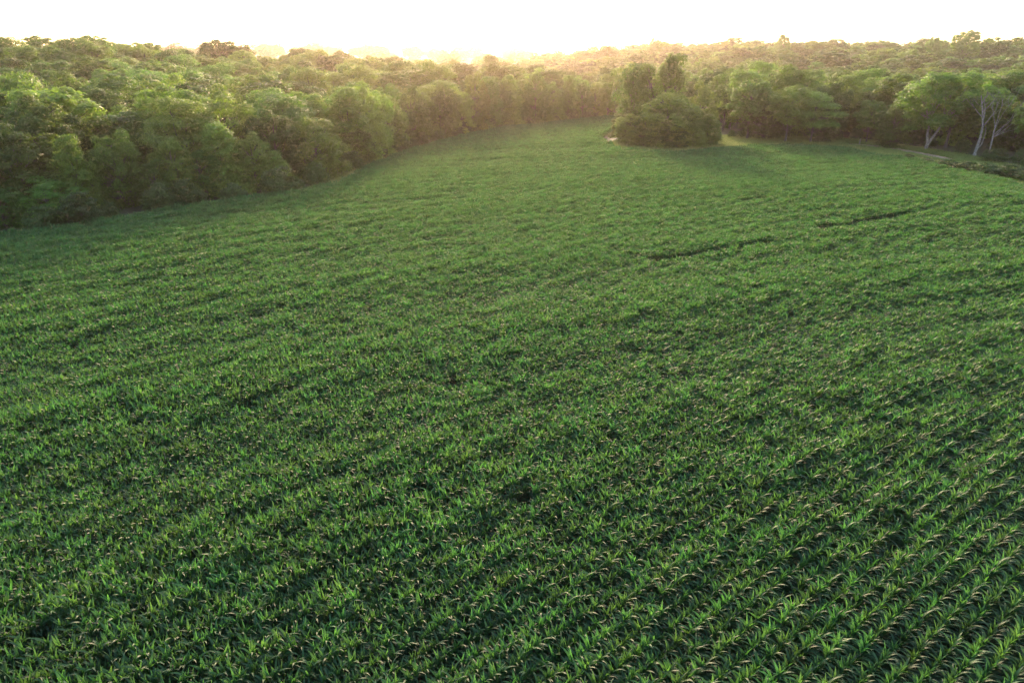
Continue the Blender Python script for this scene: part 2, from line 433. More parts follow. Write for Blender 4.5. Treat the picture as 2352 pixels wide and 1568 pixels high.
def kind_lobes(kind, seed):
    g_ = np.random.default_rng(seed); L = []
    if kind == 'round':
        H, W = 15, 10.5; ce, ra = np.array([0, 0, 9.2]), np.array([3.6, 3.6, 4.1])
        for d in fib(34, g_):
            if d[2] < -.8: continue
            r = g_.uniform(.85, 1.75); L.append((ce + d * ra * g_.uniform(.72, 1.3), np.array([r, r, r * .8])))
        tr = [(0, 0, -.4), (.1, 0, 1.5), (.15, .1, 4), (0, .2, 7), (.1, .1, 10)]
    elif kind == 'dome':
        H, W = 13, 10.5
        for d in fib(60, g_):
            z = 5.4 + d[2] * 5.5; rr = 3.9 * (1.0 if z < 5.5 else math.sqrt(max(.02, 1 - ((z - 5.5) / 7.2) ** 2)))
            dd_ = np.array([d[0], d[1]]); dd_ = dd_ / (np.linalg.norm(dd_) + .05) * min(1, np.linalg.norm(dd_) * 1.35)
            r = g_.uniform(.75, 1.5)
            L.append((np.array([dd_[0] * rr, dd_[1] * rr, z]) + g_.normal(0, .5, 3), np.array([r, r, r * .85])))
        tr = [(0, 0, -.4), (.1, 0, 1.5), (.05, .1, 4), (0, .1, 7), (.1, .1, 10)]
    elif kind == 'spread':
        H, W = 13, 13.5
        for z, rad_, n_ in [(5.6, 5.2, 10), (8.0, 5.4, 11), (10.0, 4.2, 9), (11.8, 2.4, 5)]:
            o_ = g_.random() * 6.3
            for k_ in range(n_):
                a_ = o_ + k_ * 2.399; q = rad_ * math.sqrt((k_ + .6) / n_); r = g_.uniform(1.4, 2.3)
                L.append((np.array([math.cos(a_) * q, math.sin(a_) * q, z - q * .16 + g_.normal(0, .35)]), np.array([r, r, r * .38])))
        tr = [(0, 0, -.4), (.1, 0, 1.5), (.2, .1, 3.5), (.1, .3, 6), (.1, .1, 9.5)]
    elif kind == 'upright':
        H, W = 16, 7.5
        for k_ in range(30):
            z = 3.2 + 11.6 * (k_ + .5) / 30; q = 2.7 * math.sin(math.pi * min(1, (z - 1.2) / 15.2)) ** .7 * g_.uniform(.55, 1.1); a_ = k_ * 2.399
            r = g_.uniform(.9, 1.5); L.append((np.array([math.cos(a_) * q, math.sin(a_) * q, z]), np.array([r, r, r * 1.15])))
        tr = [(0, 0, -.4), (.05, 0, 1.5), (.1, .1, 5), (0, .2, 9), (.1, 0, 13)]
    elif kind == 'cone':
        H, W = 12, 7.0
        for k_ in range(34):
            z = .8 + 10.6 * (k_ + .5) / 34; q = 2.75 * (1 - (z / 13.0) ** 1.6) * g_.uniform(.6, 1.1); a_ = k_ * 2.399
            r = g_.uniform(.8, 1.35) * (1.15 - .35 * z / 12); L.append((np.array([math.cos(a_) * q, math.sin(a_) * q, z]), np.array([r, r, r * .9])))
        tr = [(0, 0, -.4), (.05, 0, 1.5), (0, .1, 5), (0, 0, 9)]
    elif kind == 'shrub':
        H, W = 3.2, 4.2
        for k_ in range(17):
            a_ = k_ * 2.399; q = 1.45 * math.sqrt((k_ + .5) / 17); z = .55 + 1.7 * (1 - (q / 1.7) ** 2) * g_.uniform(.6, 1.15)
            r = g_.uniform(.5, .8); L.append((np.array([math.cos(a_) * q, math.sin(a_) * q, z]), np.array([r, r, r * .85])))
            if z > 1.2: L.append((np.array([math.cos(a_) * q * 1.15, math.sin(a_) * q * 1.15, .5]), np.array([r, r, r * .8])))
        tr = [(0, 0, -.2), (.02, 0, .4), (.05, 0, .9), (0, .05, 1.4)]
    return L, tr, H, W
class Kind: pass
KINDS = {}
def make_kind(name, kind, seed, n, size, base_r=.28, flat=0, mat=None, bark=None):
    K = Kind(); L, tr, K.H, K.W = kind_lobes(kind, seed)
    K.crown = leaf_cloud(L, n, size, seed + 50, flat=flat); K.trunk = limbs(base_r, tr, L, seed)
    K.crown_me = quad_mesh("crown", *K.crown[:2], mat or M_fol, False, K.crown[2])
    K.trunk_me = quad_mesh("trunk", *K.trunk[:2], bark or M_bark, True, K.trunk[2])
    zz = K.crown[0][:, 2]; K.H = float(np.percentile(zz, 99.8)); rr = np.hypot(K.crown[0][:, 0], K.crown[0][:, 1]); K.W = 2 * float(np.percentile(rr, 98))
    KINDS[name] = K
for i in range(4): make_kind("round%d" % i, 'round', 100 + i, 20000, .34)
for i in range(4): make_kind("dome%d" % i, 'dome', 200 + i, 26000, .29)
for i in range(3): make_kind("spread%d" % i, 'spread', 300 + i, 20000, .33, flat=.5)
for i in range(3): make_kind("upright%d" % i, 'upright', 400 + i, 16000, .30)
for i in range(2): make_kind("cone%d" % i, 'cone', 500 + i, 20000, .26, .18)
for i in range(3): make_kind("shrub%d" % i, 'shrub', 600 + i, 6000, .17, .05, mat=M_shrub)
# lighter kinds for the far woods
far_col = bpy.data.collections.new("far_tree_kinds"); FARK = []
for i, (kd, sd_) in enumerate([('round', 700), ('round', 701), ('round', 702), ('spread', 703), ('dome', 704), ('upright', 705)]):
    L, tr, H_, W_ = kind_lobes(kd, sd_)
    V, Q, T = merge([leaf_cloud(L, 5200, .62, sd_, flat=.3 if kd == 'spread' else 0)])
    me = quad_mesh("far_tree", V, Q, M_fol, False, T)
    fo = bpy.data.objects.new("far_tree_kind_%d" % i, me); far_col.objects.link(fo); FARK.append((float(np.percentile(V[:, 2], 99.8)), W_))

# every tree: dict(x, y, h, w, kind, zone, ...)
TREES = []
rr = random.Random(5)
def put_px(px, by, ty, w, kind, zone, back=.45, label=None, **kw):
    """tree standing at photo pixel (px, by), its top at row ty, w pixels wide; the ground gives its distance"""
    g0 = ground_at(px, by); d0 = g0.xy.length; w_m = w * project(g0.x, g0.y, 0)[2] / F
    f_ = (d0 + back * w_m * .9) / d0; x, y = g0.x * f_, g0.y * f_; z0 = hgt(x, y)
    r_ = ray(px, ty); h_ = CAM_H + r_.z * math.hypot(x, y) / math.hypot(r_.x, r_.y) - z0
    TREES.append(dict(x=x, y=y, h=h_, w=w_m * (f_), kind=kind, zone=zone, label=label, fixed=True, **kw))
put_px(75, 512, 285, 205, "dome0", "edge", label="big broad tree with a golden right side at the photo's left border")
put_px(15, 529, 425, 130, "dome3", "edge", .2, label="low dark bushy tree in the bottom left corner of the wood")
put_px(-60, 530, 300, 190, "dome2", "edge")
put_px(120, 520, 405, 150, "dome1", "edge", .3, label="low dark bushy tree in front of the big tree at the left border")
put_px(196, 505, 308, 100, "cone0", "edge", label="narrow pointed tree just right of the big tree at left border")
put_px(290, 487, 298, 122, "dome3", "edge", label="golden topped tree in the front rank of the left wood")
put_px(372, 486, 365, 110, "dome1", "edge", label="dark low tree right of the golden topped tree")
put_px(415, 478, 318, 105, "dome2", "edge", label="dull green tree two places right of the golden topped tree")
put_px(520, 460, 283, 130, "cone1", "edge", label="tall spiky topped tree midway along the front of the left wood")
put_px(470, 468, 345, 100, "dome0", "edge", label="dark tree leaning against the tall spiky topped tree's left side")
put_px(592, 450, 305, 105, "dome1", "edge", label="dark green tree right of the tall spiky topped tree")
put_px(638, 444, 347, 82, "cone1", "edge", .3, label="small light green rounded tree left of the corner tree")
put_px(733, 424, 272, 140, "dome2", "edge", label="full rounded tree at the corner where the left wood steps back")
put_px(820, 388, 285, 100, "dome3", "edge", label="tree in the shaded notch right of the rounded corner tree")
put_px(880, 352, 210, 110, "dome0", "edge", label="tall tree above the notch at the field's left bend")
def edge_zone(pts, zone, step, hlo, hhi, kinds, off0=2.0, off1=5.5, side=1):
    d_acc = 0
    for a, b in zip(pts[:-1], pts[1:]):
        seg = b - a; L_ = seg.length; nrm = Vector((-seg.y, seg.x)) / L_ * side; t = -d_acc
        while True:
            t += step * rr.uniform(.8, 1.2)
            if t > L_: d_acc = L_ - (t - step); d_acc = max(0, min(d_acc, step)); break
            p = a + seg * (t / L_) + nrm * rr.uniform(off0, off1); h_ = rr.uniform(hlo, hhi)
            TREES.append(dict(x=p.x, y=p.y, h=h_, w=h_ * rr.uniform(.55, .8), kind=rr.choice(kinds), zone=zone, label=None, fixed=True))
edge_zone(EDGE_L[9:], "farend", 5.6, 10.5, 15.0, ["dome0", "dome1", "dome2", "dome3", "cone0"], 3.2, 6.5)
# clump in the field
put_px(1505, 332, 121, 105, "cottonwood", "clump", .8, label="tall cottonwood with a forked trunk rising out of the clump")
put_px(1446, 325, 146, 80, "upright1", "clump", .9, label="yellow green tree on the left of the cottonwood in the clump")
put_px(1598, 333, 188, 88, "dome1", "clump", .75, label="rounded green tree on the right side of the clump")
put_px(1530, 342, 214, 150, "dome2", "clump", .25, label="broad dark dome shaped tree at the front of the clump")
for q, (a_, b_, c_, d_, k_) in enumerate([(1432, 333, 250, 70, "dome3"), (1478, 341, 268, 75, "dome1"), (1508, 342, 240, 90, "dome0"), (1565, 343, 232, 95, "dome3"), (1622, 337, 268, 70, "dome2"), (1545, 345, 285, 75, "dome1"), (1590, 343, 290, 65, "dome0")]):
    put_px(a_, b_, c_, d_, k_, "clump", .25, label="leafy tree in the clump's skirt, %s from left of seven" % "first second third fifth seventh fourth sixth".split()[q])
put_px(1450, 338, 262, 95, "dome0", "clump", .2, label="low bushy tree at the clump's left foot")
put_px(1600, 338, 262, 100, "dome3", "clump", .2, label="low bushy tree at the clump's right foot")
# right hand tree line
put_px(1752, 321, 222, 125, "dome1", "right", .3, label="dark rounded tree just right of the clump across the grass")
put_px(1700, 312, 160, 110, "upright0", "right", .8)
put_px(1655, 300, 158, 90, "dome1", "right", .8)
put_px(1790, 305, 155, 100, "dome0", "right", .9)
put_px(1860, 318, 190, 110, "dome2", "right", .5, label="round dark full crown in the middle of the right tree line")
put_px(1925, 318, 172, 85, "upright2", "right", .7)
put_px(1990, 322, 205, 95, "dome0", "right", .6, label="bright green feathery tree behind the fence post")
put_px(1960, 310, 180, 100, "dome3", "right", .9)
put_px(2050, 328, 235, 80, "dome3", "right", .5)
put_px(2125, 346, 160, 165, "forked", "right", .05, label="leafy tree on a pale forked trunk beside the grass strip")
put_px(2236, 362, 186, 120, "sparse", "right", .0, label="thinly leaved tree with a tall pale trunk and flared foot")
put_px(2268, 368, 188, 130, "dead", "right", .0, label="dead tree with bare grey limbs fanning to the right")
put_px(2190, 342, 205, 100, "dome1", "right", .6)
put_px(2320, 356, 235, 120, "dome2", "right", .6, label="dark leafy tree behind the dead tree at the right border")
put_px(2385, 380, 195, 150, "dome0", "right", .4)
put_px(2330, 345, 195, 130, "dome1", "right", .9)
put_px(2090, 325, 190, 110, "dome0", "right", .9)
put_px(1730, 298, 172, 70, "dead2", "right", .4, label="bare grey dead tree among the leafy trees behind the clump")
put_px(1675, 300, 172, 60, "dead2", "right", .6, label="slim bare grey tree beside the clump's right shoulder")
def put_far(px, dist, ty, w, kind, label):
    """lone tree breaking the skyline, at its distance on the hill"""
    r_ = ray(px, ty); f_ = dist / math.hypot(r_.x, r_.y); x, y = r_.x * f_, r_.y * f_; z0 = hgt(x, y)
    TREES.append(dict(x=x, y=y, h=CAM_H + r_.z * f_ - z0, w=w * project(x, y, z0)[2] / F, kind=kind, zone="skyline", label=label, fixed=True))
put_far(2228, 600, 70, 62, "round2", "largest rounded tree standing on the skyline at the far right")
put_far(2150, 610, 86, 36, "round0", "small rounded tree on the skyline left of the largest skyline tree")
put_far(1803, 640, 80, 38, "round1", "rounded tree on the ridge skyline above the grass strip")
put_far(1504, 660, 88, 34, "round3", "hazy tree on the ridge skyline just above the cottonwood")
put_far(1130, 320, 126, 70, "spread1", "wide tree on the skyline beside the sun glow")
put_far(895, 300, 132, 34, "upright1", "narrow tree poking above the woods left of the sun glow")
# --- special trees
def special(name, trunk_parts, lobes, n, size, seed, bark, mat=None):
    K = Kind(); K.trunk = merge(trunk_parts); K.trunk_me = quad_mesh("trunk", *K.trunk[:2], bark, True, K.trunk[2])
    if lobes:
        K.crown = leaf_cloud(lobes, n, size, seed); K.crown_me = quad_mesh("crown", *K.crown[:2], mat or M_fol, False, K.crown[2])
    else: K.crown_me = None
    allv = np.concatenate([K.trunk[0], K.crown[0]]) if lobes else K.trunk[0]
    K.H = float(allv[:, 2].max()); K.W = 2 * float(np.percentile(np.abs(allv[:, 0]), 98)); KINDS[name] = K
g2 = np.random.default_rng(77)
def branch(parts, s, d, length, r, depth, lobes=None, tips=None, up=.25, spread=.55, nchild=3):
    pts = [np.array(s, float)]; d = np.array(d, float) / np.linalg.norm(d); rads = [r]
    for k_ in range(4):
        d = d + g2.normal(0, .10, 3) + np.array([0, 0, up * .18]); d /= np.linalg.norm(d)
        pts.append(pts[-1] + d * length / 4); rads.append(r * (1 - .17 * (k_ + 1)))
    parts.append(tube(pts, rads, 6 if depth > 1 else 4, int(g2.integers(1e6))))
    if depth == 0:
        if tips is not None: tips.append(pts[-1])
        return
    for k_ in range(nchild):
        t = g2.uniform(.45, 1.0); q = pts[0] * (1 - t) + pts[-1] * t if k_ else pts[-1]
        i_ = min(3, int(t * 4)); q = pts[i_] * (1 - (t * 4 - i_)) + pts[i_ + 1] * (t * 4 - i_) if t < 1 and k_ else pts[-1]
        nd = d + g2.normal(0, spread, 3) + np.array([0, 0, up])
        branch(parts, q, nd, length * g2.uniform(.5, .72), r * .42, depth - 1, lobes, tips, up, spread, nchild)
# cottonwood: V of two stems, lobes narrow and upward
parts = [tube([(0, 0, -.4), (0, 0, 3), (.1, 0, 6.5)], (.55, .45, .4), 8)]; tips = []
parts.append(tube([(.1, 0, 6.3), (-.9, 0, 9), (-2.0, .2, 13), (-2.6, .2, 16)], (.32, .27, .2, .08), 7))
parts.append(tube([(.1, 0, 6.3), (.9, .1, 9), (1.7, .2, 13), (2.0, 0, 17.5)], (.34, .29, .2, .08), 7))
lob = []
for (c0, ra_, n_, rl) in [((2.0, 0, 15.2), (2.3, 1.9, 3.2), 40, (.6, 1.0)), ((-2.8, 0, 14.0), (1.6, 1.4, 2.3), 20, (.5, .85)), ((-1.2, 0, 9.3), (3.4, 2.4, 2.6), 16, (.7, 1.1)), ((4.3, .2, 13.2), (.8, .8, 1.3), 6, (.45, .7)), ((3.6, 0, 10.0), (1.6, 1.4, 1.6), 7, (.6, .9))]:
    for d_ in fib(n_, g2):
        c = np.array(c0) + d_ * np.array(ra_) * g2.uniform(.45, 1.3); r = g2.uniform(*rl); lob.append((c, np.array([r, r, r * 1.2])))
        st = np.array([c0[0] * .7, 0, max(6.5, c[2] - 2.2)]); parts.append(tube([st, (st + c) / 2 + [0, 0, -.1], c], (.07, .05, .02), 4))
special("cottonwood", parts, lob, 26000, .30, 901, M_bark, M_fol)
# forked pale trunk with a wide leafy crown
parts = [tube([(0, 0, -.5), (.02, 0, .3), (.1, 0, 1.1), (.16, 0, 1.5)], (.5, .30, .26, .28), 8)]
parts.append(tube([(.12, 0, 1.3), (-.2, 0, 2.8), (-.35, 0, 5.5), (-1.0, 0, 10)], (.20, .17, .14, .06), 7))
parts.append(tube([(.16, 0, 1.3), (.75, 0, 2.6), (1.5, .1, 4.4), (2.4, .2, 9)], (.22, .19, .15, .06), 7))
lob = []
L0, _, _, _ = kind_lobes('round', 905)
for c, r in L0:
    c = np.array([c[0] * 1.1 + .4, c[1], c[2] * .95 + .6]); lob.append((c, r))
    st = np.array([(1.6 if c[0] > 0 else -.5), 0, 5.6]); parts.append(tube([st, (st + c) / 2, c], (.09, .06, .02), 4))
for c in [(-3.0, 0, 4.2), (-2.4, .5, 5.2), (-3.4, -.4, 6.4), (3.2, 0, 5.5), (.4, 1.2, 4.6), (-1.2, .9, 4.4), (2.2, .8, 5)]: lob.append((np.array(c), np.array([1.1, 1.1, 1.0])))
special("forked", parts, lob, 22000, .3, 902, M_pale)
# tall pale trunk, few leaves
parts = [tube([(0, 0, -.5), (0, 0, .25), (.05, 0, 1.2), (.35, 0, 4), (.3, 0, 7), (-.7, 0, 11), (-1.6, 0, 14)], (.85, .45, .26, .23, .19, .13, .05), 8)]
parts.append(tube([(.15, 0, 1.8), (.9, -.1, 3.0), (1.0, -.1, 5.4), (.9, 0, 7)], (.14, .13, .1, .04), 6)); tips = []
for s_, d_, L_ in [((.3, 0, 7), (.5, .1, 1), 4.5), ((-.2, 0, 9), (-.9, .2, .8), 3.6), ((-.5, 0, 10.3), (.5, -.2, 1), 3.4), ((0, 0, 8.2), (.2, .5, 1), 4), ((-1, 0, 12), (-.3, -.4, 1), 2.4)]:
    branch(parts, s_, d_, L_, .12, 2, None, tips)
lob = [(t_, np.array([.75, .75, .6])) for t_ in tips[::2]]
special("sparse", parts, lob, 3200, .24, 903, M_pale)
# dead tree, bare limbs to the right
parts = [tube([(0, 0, -.4), (-.05, 0, 2.5), (-.25, 0, 5.5), (-.3, 0, 8)], (.27, .23, .19, .12), 8)]
for s_, d_, L_ in [((-.2, 0, 5), (.75, 0, .65), 6.5), ((-.2, 0, 5.2), (.9, .1, .5), 6.8), ((-.25, 0, 5.6), (.6, -.2, .8), 5.2), ((-.28, 0, 6.8), (.35, .1, 1), 5.6), ((-.3, 0, 7.8), (.1, 0, 1), 5), ((-.3, 0, 7.2), (-.35, .1, 1), 4.6), ((-.2, 0, 5.1), (.9, -.2, .3), 4)]:
    branch(parts, s_, d_, L_, .10, 2, None, None, .12, .32)
special("dead", parts, None, 0, 0, 904, M_pale)
parts = [tube([(0, 0, -.4), (.05, 0, 4), (.15, 0, 8), (0, 0, 12.5)], (.3, .25, .18, .05), 7)]
for k_ in range(9):
    z = 5 + k_ * .8; a_ = k_ * 2.4; branch(parts, (.1, 0, z), (math.cos(a_) * .7, math.sin(a_) * .7, .9), 3.6 - .15 * k_, .09, 2, None, None, .15, .4)
special("dead2", parts, None, 0, 0, 905, M_pale)

# --- woods filled behind the edges
def in_field(x, y, pad=0):
    return bool(inside(np.array([[x, y]]))[0])
FIXED = [(t["x"], t["y"]) for t in TREES]
strip_clear = [tuple(v) for v in EDGE_R]
def dist_poly(x, y, pts):
    best = 1e9
    for a, b in zip(pts[:-1], pts[1:]):
        ab = b - a; t = max(0, min(1, ((x - a.x) * ab.x + (y - a.y) * ab.y) / ab.length_squared))
        best = min(best, math.hypot(x - a.x - ab.x * t, y - a.y - ab.y * t))
    return best
def in_view(x, y, z, m=160):
    px_, py_, d_ = project(x, y, z)
    return d_ > 5 and -m < px_ < 2352 + m and py_ < 1700
FAR = []
WOODK = ["round0", "round1", "round2", "round3", "spread0", "spread1", "spread2", "dome0", "dome3", "upright0"]
step = 9.2
for iy in range(0, 44):
    for ix in range(-33, 34):
        x = ix * step + rr.uniform(-2.2, 2.2) + (iy % 2) * step / 2; y = 60 + iy * step + rr.uniform(-2.2, 2.2)
        D_ = math.hypot(x, y)
        if D_ > 400 or not in_view(x, y, 10) or in_field(x, y): continue
        dl = dist_poly(x, y, EDGE_L); dr = dist_poly(x, y, EDGE_R)
        if dl < 6.5: continue
        az = math.degrees(math.atan2(x, y))
        if 12 < x < 58 and 140 < y < 215: continue       # clump and its surroundings
        if x > 40 and dr < (13.5 if x > 82 else 9.5): continue
        if 20 < x < 60 and 200 < y < 250: continue
        if D_ < 175 and x > 60 and project(x, y, 0)[0] > 2020: continue
        if any(abs(x - a) < 4 and abs(y - b) < 4 for a, b in FIXED): continue
        zone = "left" if az < 8 else "right_wood"
        kd = rr.choice(WOODK); h_ = rr.choice([rr.uniform(9.5, 13), rr.uniform(11.5, 15.5), rr.uniform(13, 17.5)])
        h_ = min(h_, 11.5 + .14 * min(dl, dr)) if D_ < 200 else h_
        w_ = min(16, h_ * (rr.uniform(.9, 1.25) if kd.startswith("spread") else rr.uniform(.7, .95)))
        TREES.append(dict(x=x, y=y, h=h_, w=w_, kind=kd, zone=zone, label=None, fixed=False))
# far woods
def far_ok(x, y):
    D_ = math.hypot(x, y); az = math.degrees(math.atan2(x, y))
    if D_ < 400: return False
    if az > 1.5: return D_ < 900
    if D_ < 560: return True
    if 1020 < D_ < 1080 and az < -3: return math.sin(az * 3.1) > -.5
    if 1150 < D_ < 1260: return math.sin(az * 1.7 + 1) > -.2
    if 780 < D_ < 815 and az < 2: return math.sin(az * 2.3) > .35
    return False
yy = 300.0
while yy < 1300:
    st = 10.5 if yy < 600 else 12
    xx = -.86 * yy
    while xx < .86 * yy:
        x, y = xx + rr.uniform(-3.5, 3.5), yy + rr.uniform(-3.5, 3.5)
        if far_ok(x, y) and math.sin(x * .021 + 1.1 * math.sin(y * .017)) * math.sin(y * .023 + x * .006) > -.72 and in_view(x, y, hgt(x, y) + 10, 60): FAR.append((x, y))
        xx += st
    yy += st
print("trees", len(TREES), "far", len(FAR))

# --- which trees show largest: paint their outlines near to far on a coarse picture
G = .25; buf = np.zeros((int(1568 * G), int(2352 * G)), bool)
for t in sorted(TREES, key=lambda t: math.hypot(t["x"], t["y"])):
    z0 = hgt(t["x"], t["y"]); cx_, cy_, d_ = project(t["x"], t["y"], z0 + t["h"] * .55); ra, rb = t["w"] / 2 * F / d_ * G, t["h"] * .45 * F / d_ * G
    x0, x1 = int(max(0, cx_ * G - ra)), int(min(buf.shape[1], cx_ * G + ra + 1)); y0, y1 = int(max(0, cy_ * G - rb)), int(min(buf.shape[0], cy_ * G + rb + 1))
    t["px"] = cx_; t["D"] = math.hypot(t["x"], t["y"]); t["vis"] = 0
    if x1 <= x0 or y1 <= y0: continue
    yy_, xx_ = np.mgrid[y0:y1, x0:x1]; m = ((xx_ - cx_ * G) / ra) ** 2 + ((yy_ - cy_ * G) / rb) ** 2 < 1
    sub = buf[y0:y1, x0:x1]; t["vis"] = int((m & ~sub).sum()); sub |= m
TREES.sort(key=lambda t: -(t["vis"] + (1e6 if t["label"] else 0)))
single = [t for t in TREES[:285] if t["vis"] > 1 or t["label"]]
rest = [t for t in TREES if t not in single]
print("single trees", len(single), "rest", len(rest))
ORD = "first second third fourth fifth sixth seventh eighth ninth tenth eleventh twelfth thirteenth fourteenth fifteenth sixteenth seventeenth eighteenth nineteenth twentieth".split()
def ordw(i):
    if i < 20: return ORD[i]
    tens = ["twenty", "thirty", "forty", "fifty", "sixty", "seventy", "eighty", "ninety"]
    n_ = i + 1; a, b = divmod(n_, 10)
    return {20: "twentieth", 30: "thirtieth", 40: "fortieth", 50: "fiftieth", 60: "sixtieth"}.get(n_, tens[a - 2] + " " + ORD[b - 1])
LOOK = {"round": "rounded leafy crown", "dome": "bushy full crown", "spread": "wide layered crown", "upright": "upright narrow crown", "cone": "pointed bushy crown"}
GROUP = {"edge": "trees along the front of the left wood", "farend": "trees along the field's far curved edge", "left": "trees inside the left wood",
         "right": "trees along the grass strip", "right_wood": "trees of the wood beyond the grass strip", "clump": "trees of the clump in the field", "skyline": "single trees on the skyline"}
# ranks by distance inside each wood, counted from the left within a rank
bins = {}
for t in single:
    if t["label"]: continue
    b = 0 if t["zone"] in ("edge", "farend", "right", "clump") else int((t["D"] - 80) // 22)
    bins.setdefault((t["zone"], b), []).append(t)
for zone in set(z for z, _ in bins):
    for rank, b in enumerate(sorted(b for z, b in bins if z == zone)):
        ts = sorted(bins[(zone, b)], key=lambda t: t["px"])
        for i, t in enumerate(ts):
            look = LOOK["".join(c for c in t["kind"] if c.isalpha())]
            if zone == "edge": t["label"] = "%s cut by the photo's left border" % look
            elif zone == "farend": t["label"] = "%s, %s from left along the field's far curved edge" % (look, ordw(i))
            elif zone == "right": t["label"] = "%s, %s from left among plain trees lining the grass strip" % (look, ordw(i))
            elif zone == "left": t["label"] = "%s, %s from left in %s rank of the left wood" % (look, ordw(i), ordw(rank))
            else: t["label"] = "%s, %s from left in %s rank behind the grass strip trees" % (look, ordw(i), ordw(rank))
def build_tree(t, name="tree", cat="tree"):
    K = KINDS[t["kind"]]; z0 = hgt(t["x"], t["y"])
    o = bpy.data.objects.new(t.get("name", name), None); COL.objects.link(o); o.empty_display_size = 1
    o.location = (t["x"], t["y"], z0 - .02)
    o.scale = (t["w"] / K.W, t["w"] / K.W, t["h"] / K.H)
    special_ = t["kind"] in ("cottonwood", "forked", "sparse", "dead", "dead2")
    o.rotation_euler = (0, 0, 0 if special_ and t["kind"] != "dead2" else rr.uniform(0, 6.28))
    link("trunk", K.trunk_me, o)
    if K.crown_me: link("crown", K.crown_me, o)
    tag(o, t["label"], cat, t.get("group", GROUP.get(t["zone"])))
    return o
for t in single:
    build_tree(t, "dead_tree" if t["kind"].startswith("dead") else "tree")
fp, fr_, fs, fi = [], [], [], []
for t in rest:
    k_ = rr.randrange(6); H_, W_ = FARK[k_]
    fp.append((t["x"], t["y"], hgt(t["x"], t["y"]))); fr_.append(rr.uniform(0, 6.28)); fs.append((t["w"] / W_, t["w"] / W_, t["h"] / H_)); fi.append(k_)
for x, y in FAR:
    k_ = rr.randrange(6); H_, W_ = FARK[k_]; h_ = rr.choice([rr.uniform(9, 13), rr.uniform(12, 17), rr.uniform(14, 19)]); h_ *= .95 + .22 * math.sin(x * .05 + 2 * math.sin(y * .03)) * math.sin(y * .043 + x * .02); w_ = h_ * rr.uniform(.85, 1.3)
    fp.append((x, y, hgt(x, y))); fr_.append(rr.uniform(0, 6.28)); fs.append((w_ / W_, w_ / W_, h_ / H_)); fi.append(k_)
tag(scatter("far_wood", fp, fr_, fs, fi, far_col), "hazy far woods and tree lines covering the hills to the horizon", "wood", kind="stuff")

# ------------------------------------------------------------------ shrubs along the edges
def shrub_px(px, by, ty, w, label, k=0, back=.2, group=None):
    g0 = ground_at(px, by); d_ = project(g0.x, g0.y, 0)[2]; w_m = w * d_ / F; f_ = 1 + back * w_m / g0.xy.length
    r_ = ray(px, ty); x, y = g0.x * f_, g0.y * f_; h_ = CAM_H + r_.z * math.hypot(x, y) / math.hypot(r_.x, r_.y) - hgt(x, y)
    build_tree(dict(x=x, y=y, h=max(.4, h_), w=w_m, kind="shrub%d" % (k % 3), zone="", label=label, group=group or "shrubs beside the grass strip"), "shrub", "shrub")
shrub_px(2282, 376, 340, 62, "dark shrub in front of the dead tree", 1)
shrub_px(1885, 327, 313, 42, "small yellow green bush at the field edge right of the clump", 0)
shrub_px(2085, 368, 354, 34, "low dark bush between the track and the corn", 1)
shrub_px(2120, 385, 362, 60, "dark weedy bush at the left end of the hedge by the corn", 2)
shrub_px(2170, 392, 366, 70, "second weedy bush from the left in the hedge by the corn", 1)
shrub_px(2215, 400, 370, 66, "third weedy bush from the left in the hedge by the corn", 0)
shrub_px(2262, 408, 372, 75, "fourth weedy bush from the left in the hedge by the corn", 2)
shrub_px(2315, 415, 376, 80, "fifth weedy bush from the left in the hedge by the corn", 1)
shrub_px(2365, 424, 380, 70, "last weedy bush of the hedge at the photo's right border", 0)
i = 0; names = []
def edge_shrubs(pts, step, lo, hi, off, where):
    global i
    acc = []
    for a, b in zip(pts[:-1], pts[1:]):
        seg = b - a; n_ = max(1, int(seg.length / step)); nrm = Vector((-seg.y, seg.x)) / seg.length
        for q in range(n_):
            p = a + seg * ((q + rr.uniform(.2, .8)) / n_) + nrm * rr.uniform(*off)
            if not in_view(p.x, p.y, 1, 40): continue
            if any(t['kind'] in ('forked', 'sparse', 'dead') and math.hypot(p.x - t['x'], p.y - t['y']) < 3.6 + (2 if p.y < t['y'] else 0) for t in TREES): continue
            acc.append(p)
    acc.sort(key=lambda p: project(p.x, p.y, 1)[0])
    for q, p in enumerate(acc):
        h_ = rr.uniform(lo, hi)
        build_tree(dict(x=p.x, y=p.y, h=h_, w=h_ * rr.uniform(1.0, 1.5), kind="shrub%d" % rr.randrange(3), zone="", label="shrub, %s from left along %s" % (ordw(q), where),
                        group="shrubs along " + where), "shrub", "shrub")
edge_shrubs(EDGE_L[1:8], 3.6, 2.4, 4.6, (1.6, 3.0), "the foot of the left wood")
edge_shrubs(EDGE_L[8:], 5.0, 2.2, 4.4, (1.8, 3.2), "the far edge of the corn")
tl = [ground_at(px, py).xy for px, py in [(1660, 316), (1720, 318), (1800, 314), (1900, 316), (1990, 323), (2070, 332), (2160, 348), (2200, 356), (2300, 376), (2400, 398)]]
edge_shrubs([v for v in tl], 3.6, 1.8, 4.2, (.8, 3.5), "the foot of the right tree line")

# ------------------------------------------------------------------ grass strip, track, bare soil, fence post
strip = [tuple(v) for v in EDGE_R[:10]] + [tuple(ground_at(px, py).xy) for px, py in [(2480, 415), (2352, 388), (2236, 362), (2125, 344), (2000, 324), (1900, 316), (1800, 312), (1660, 312), (1560, 300)]]
STRIP = np.array(strip)
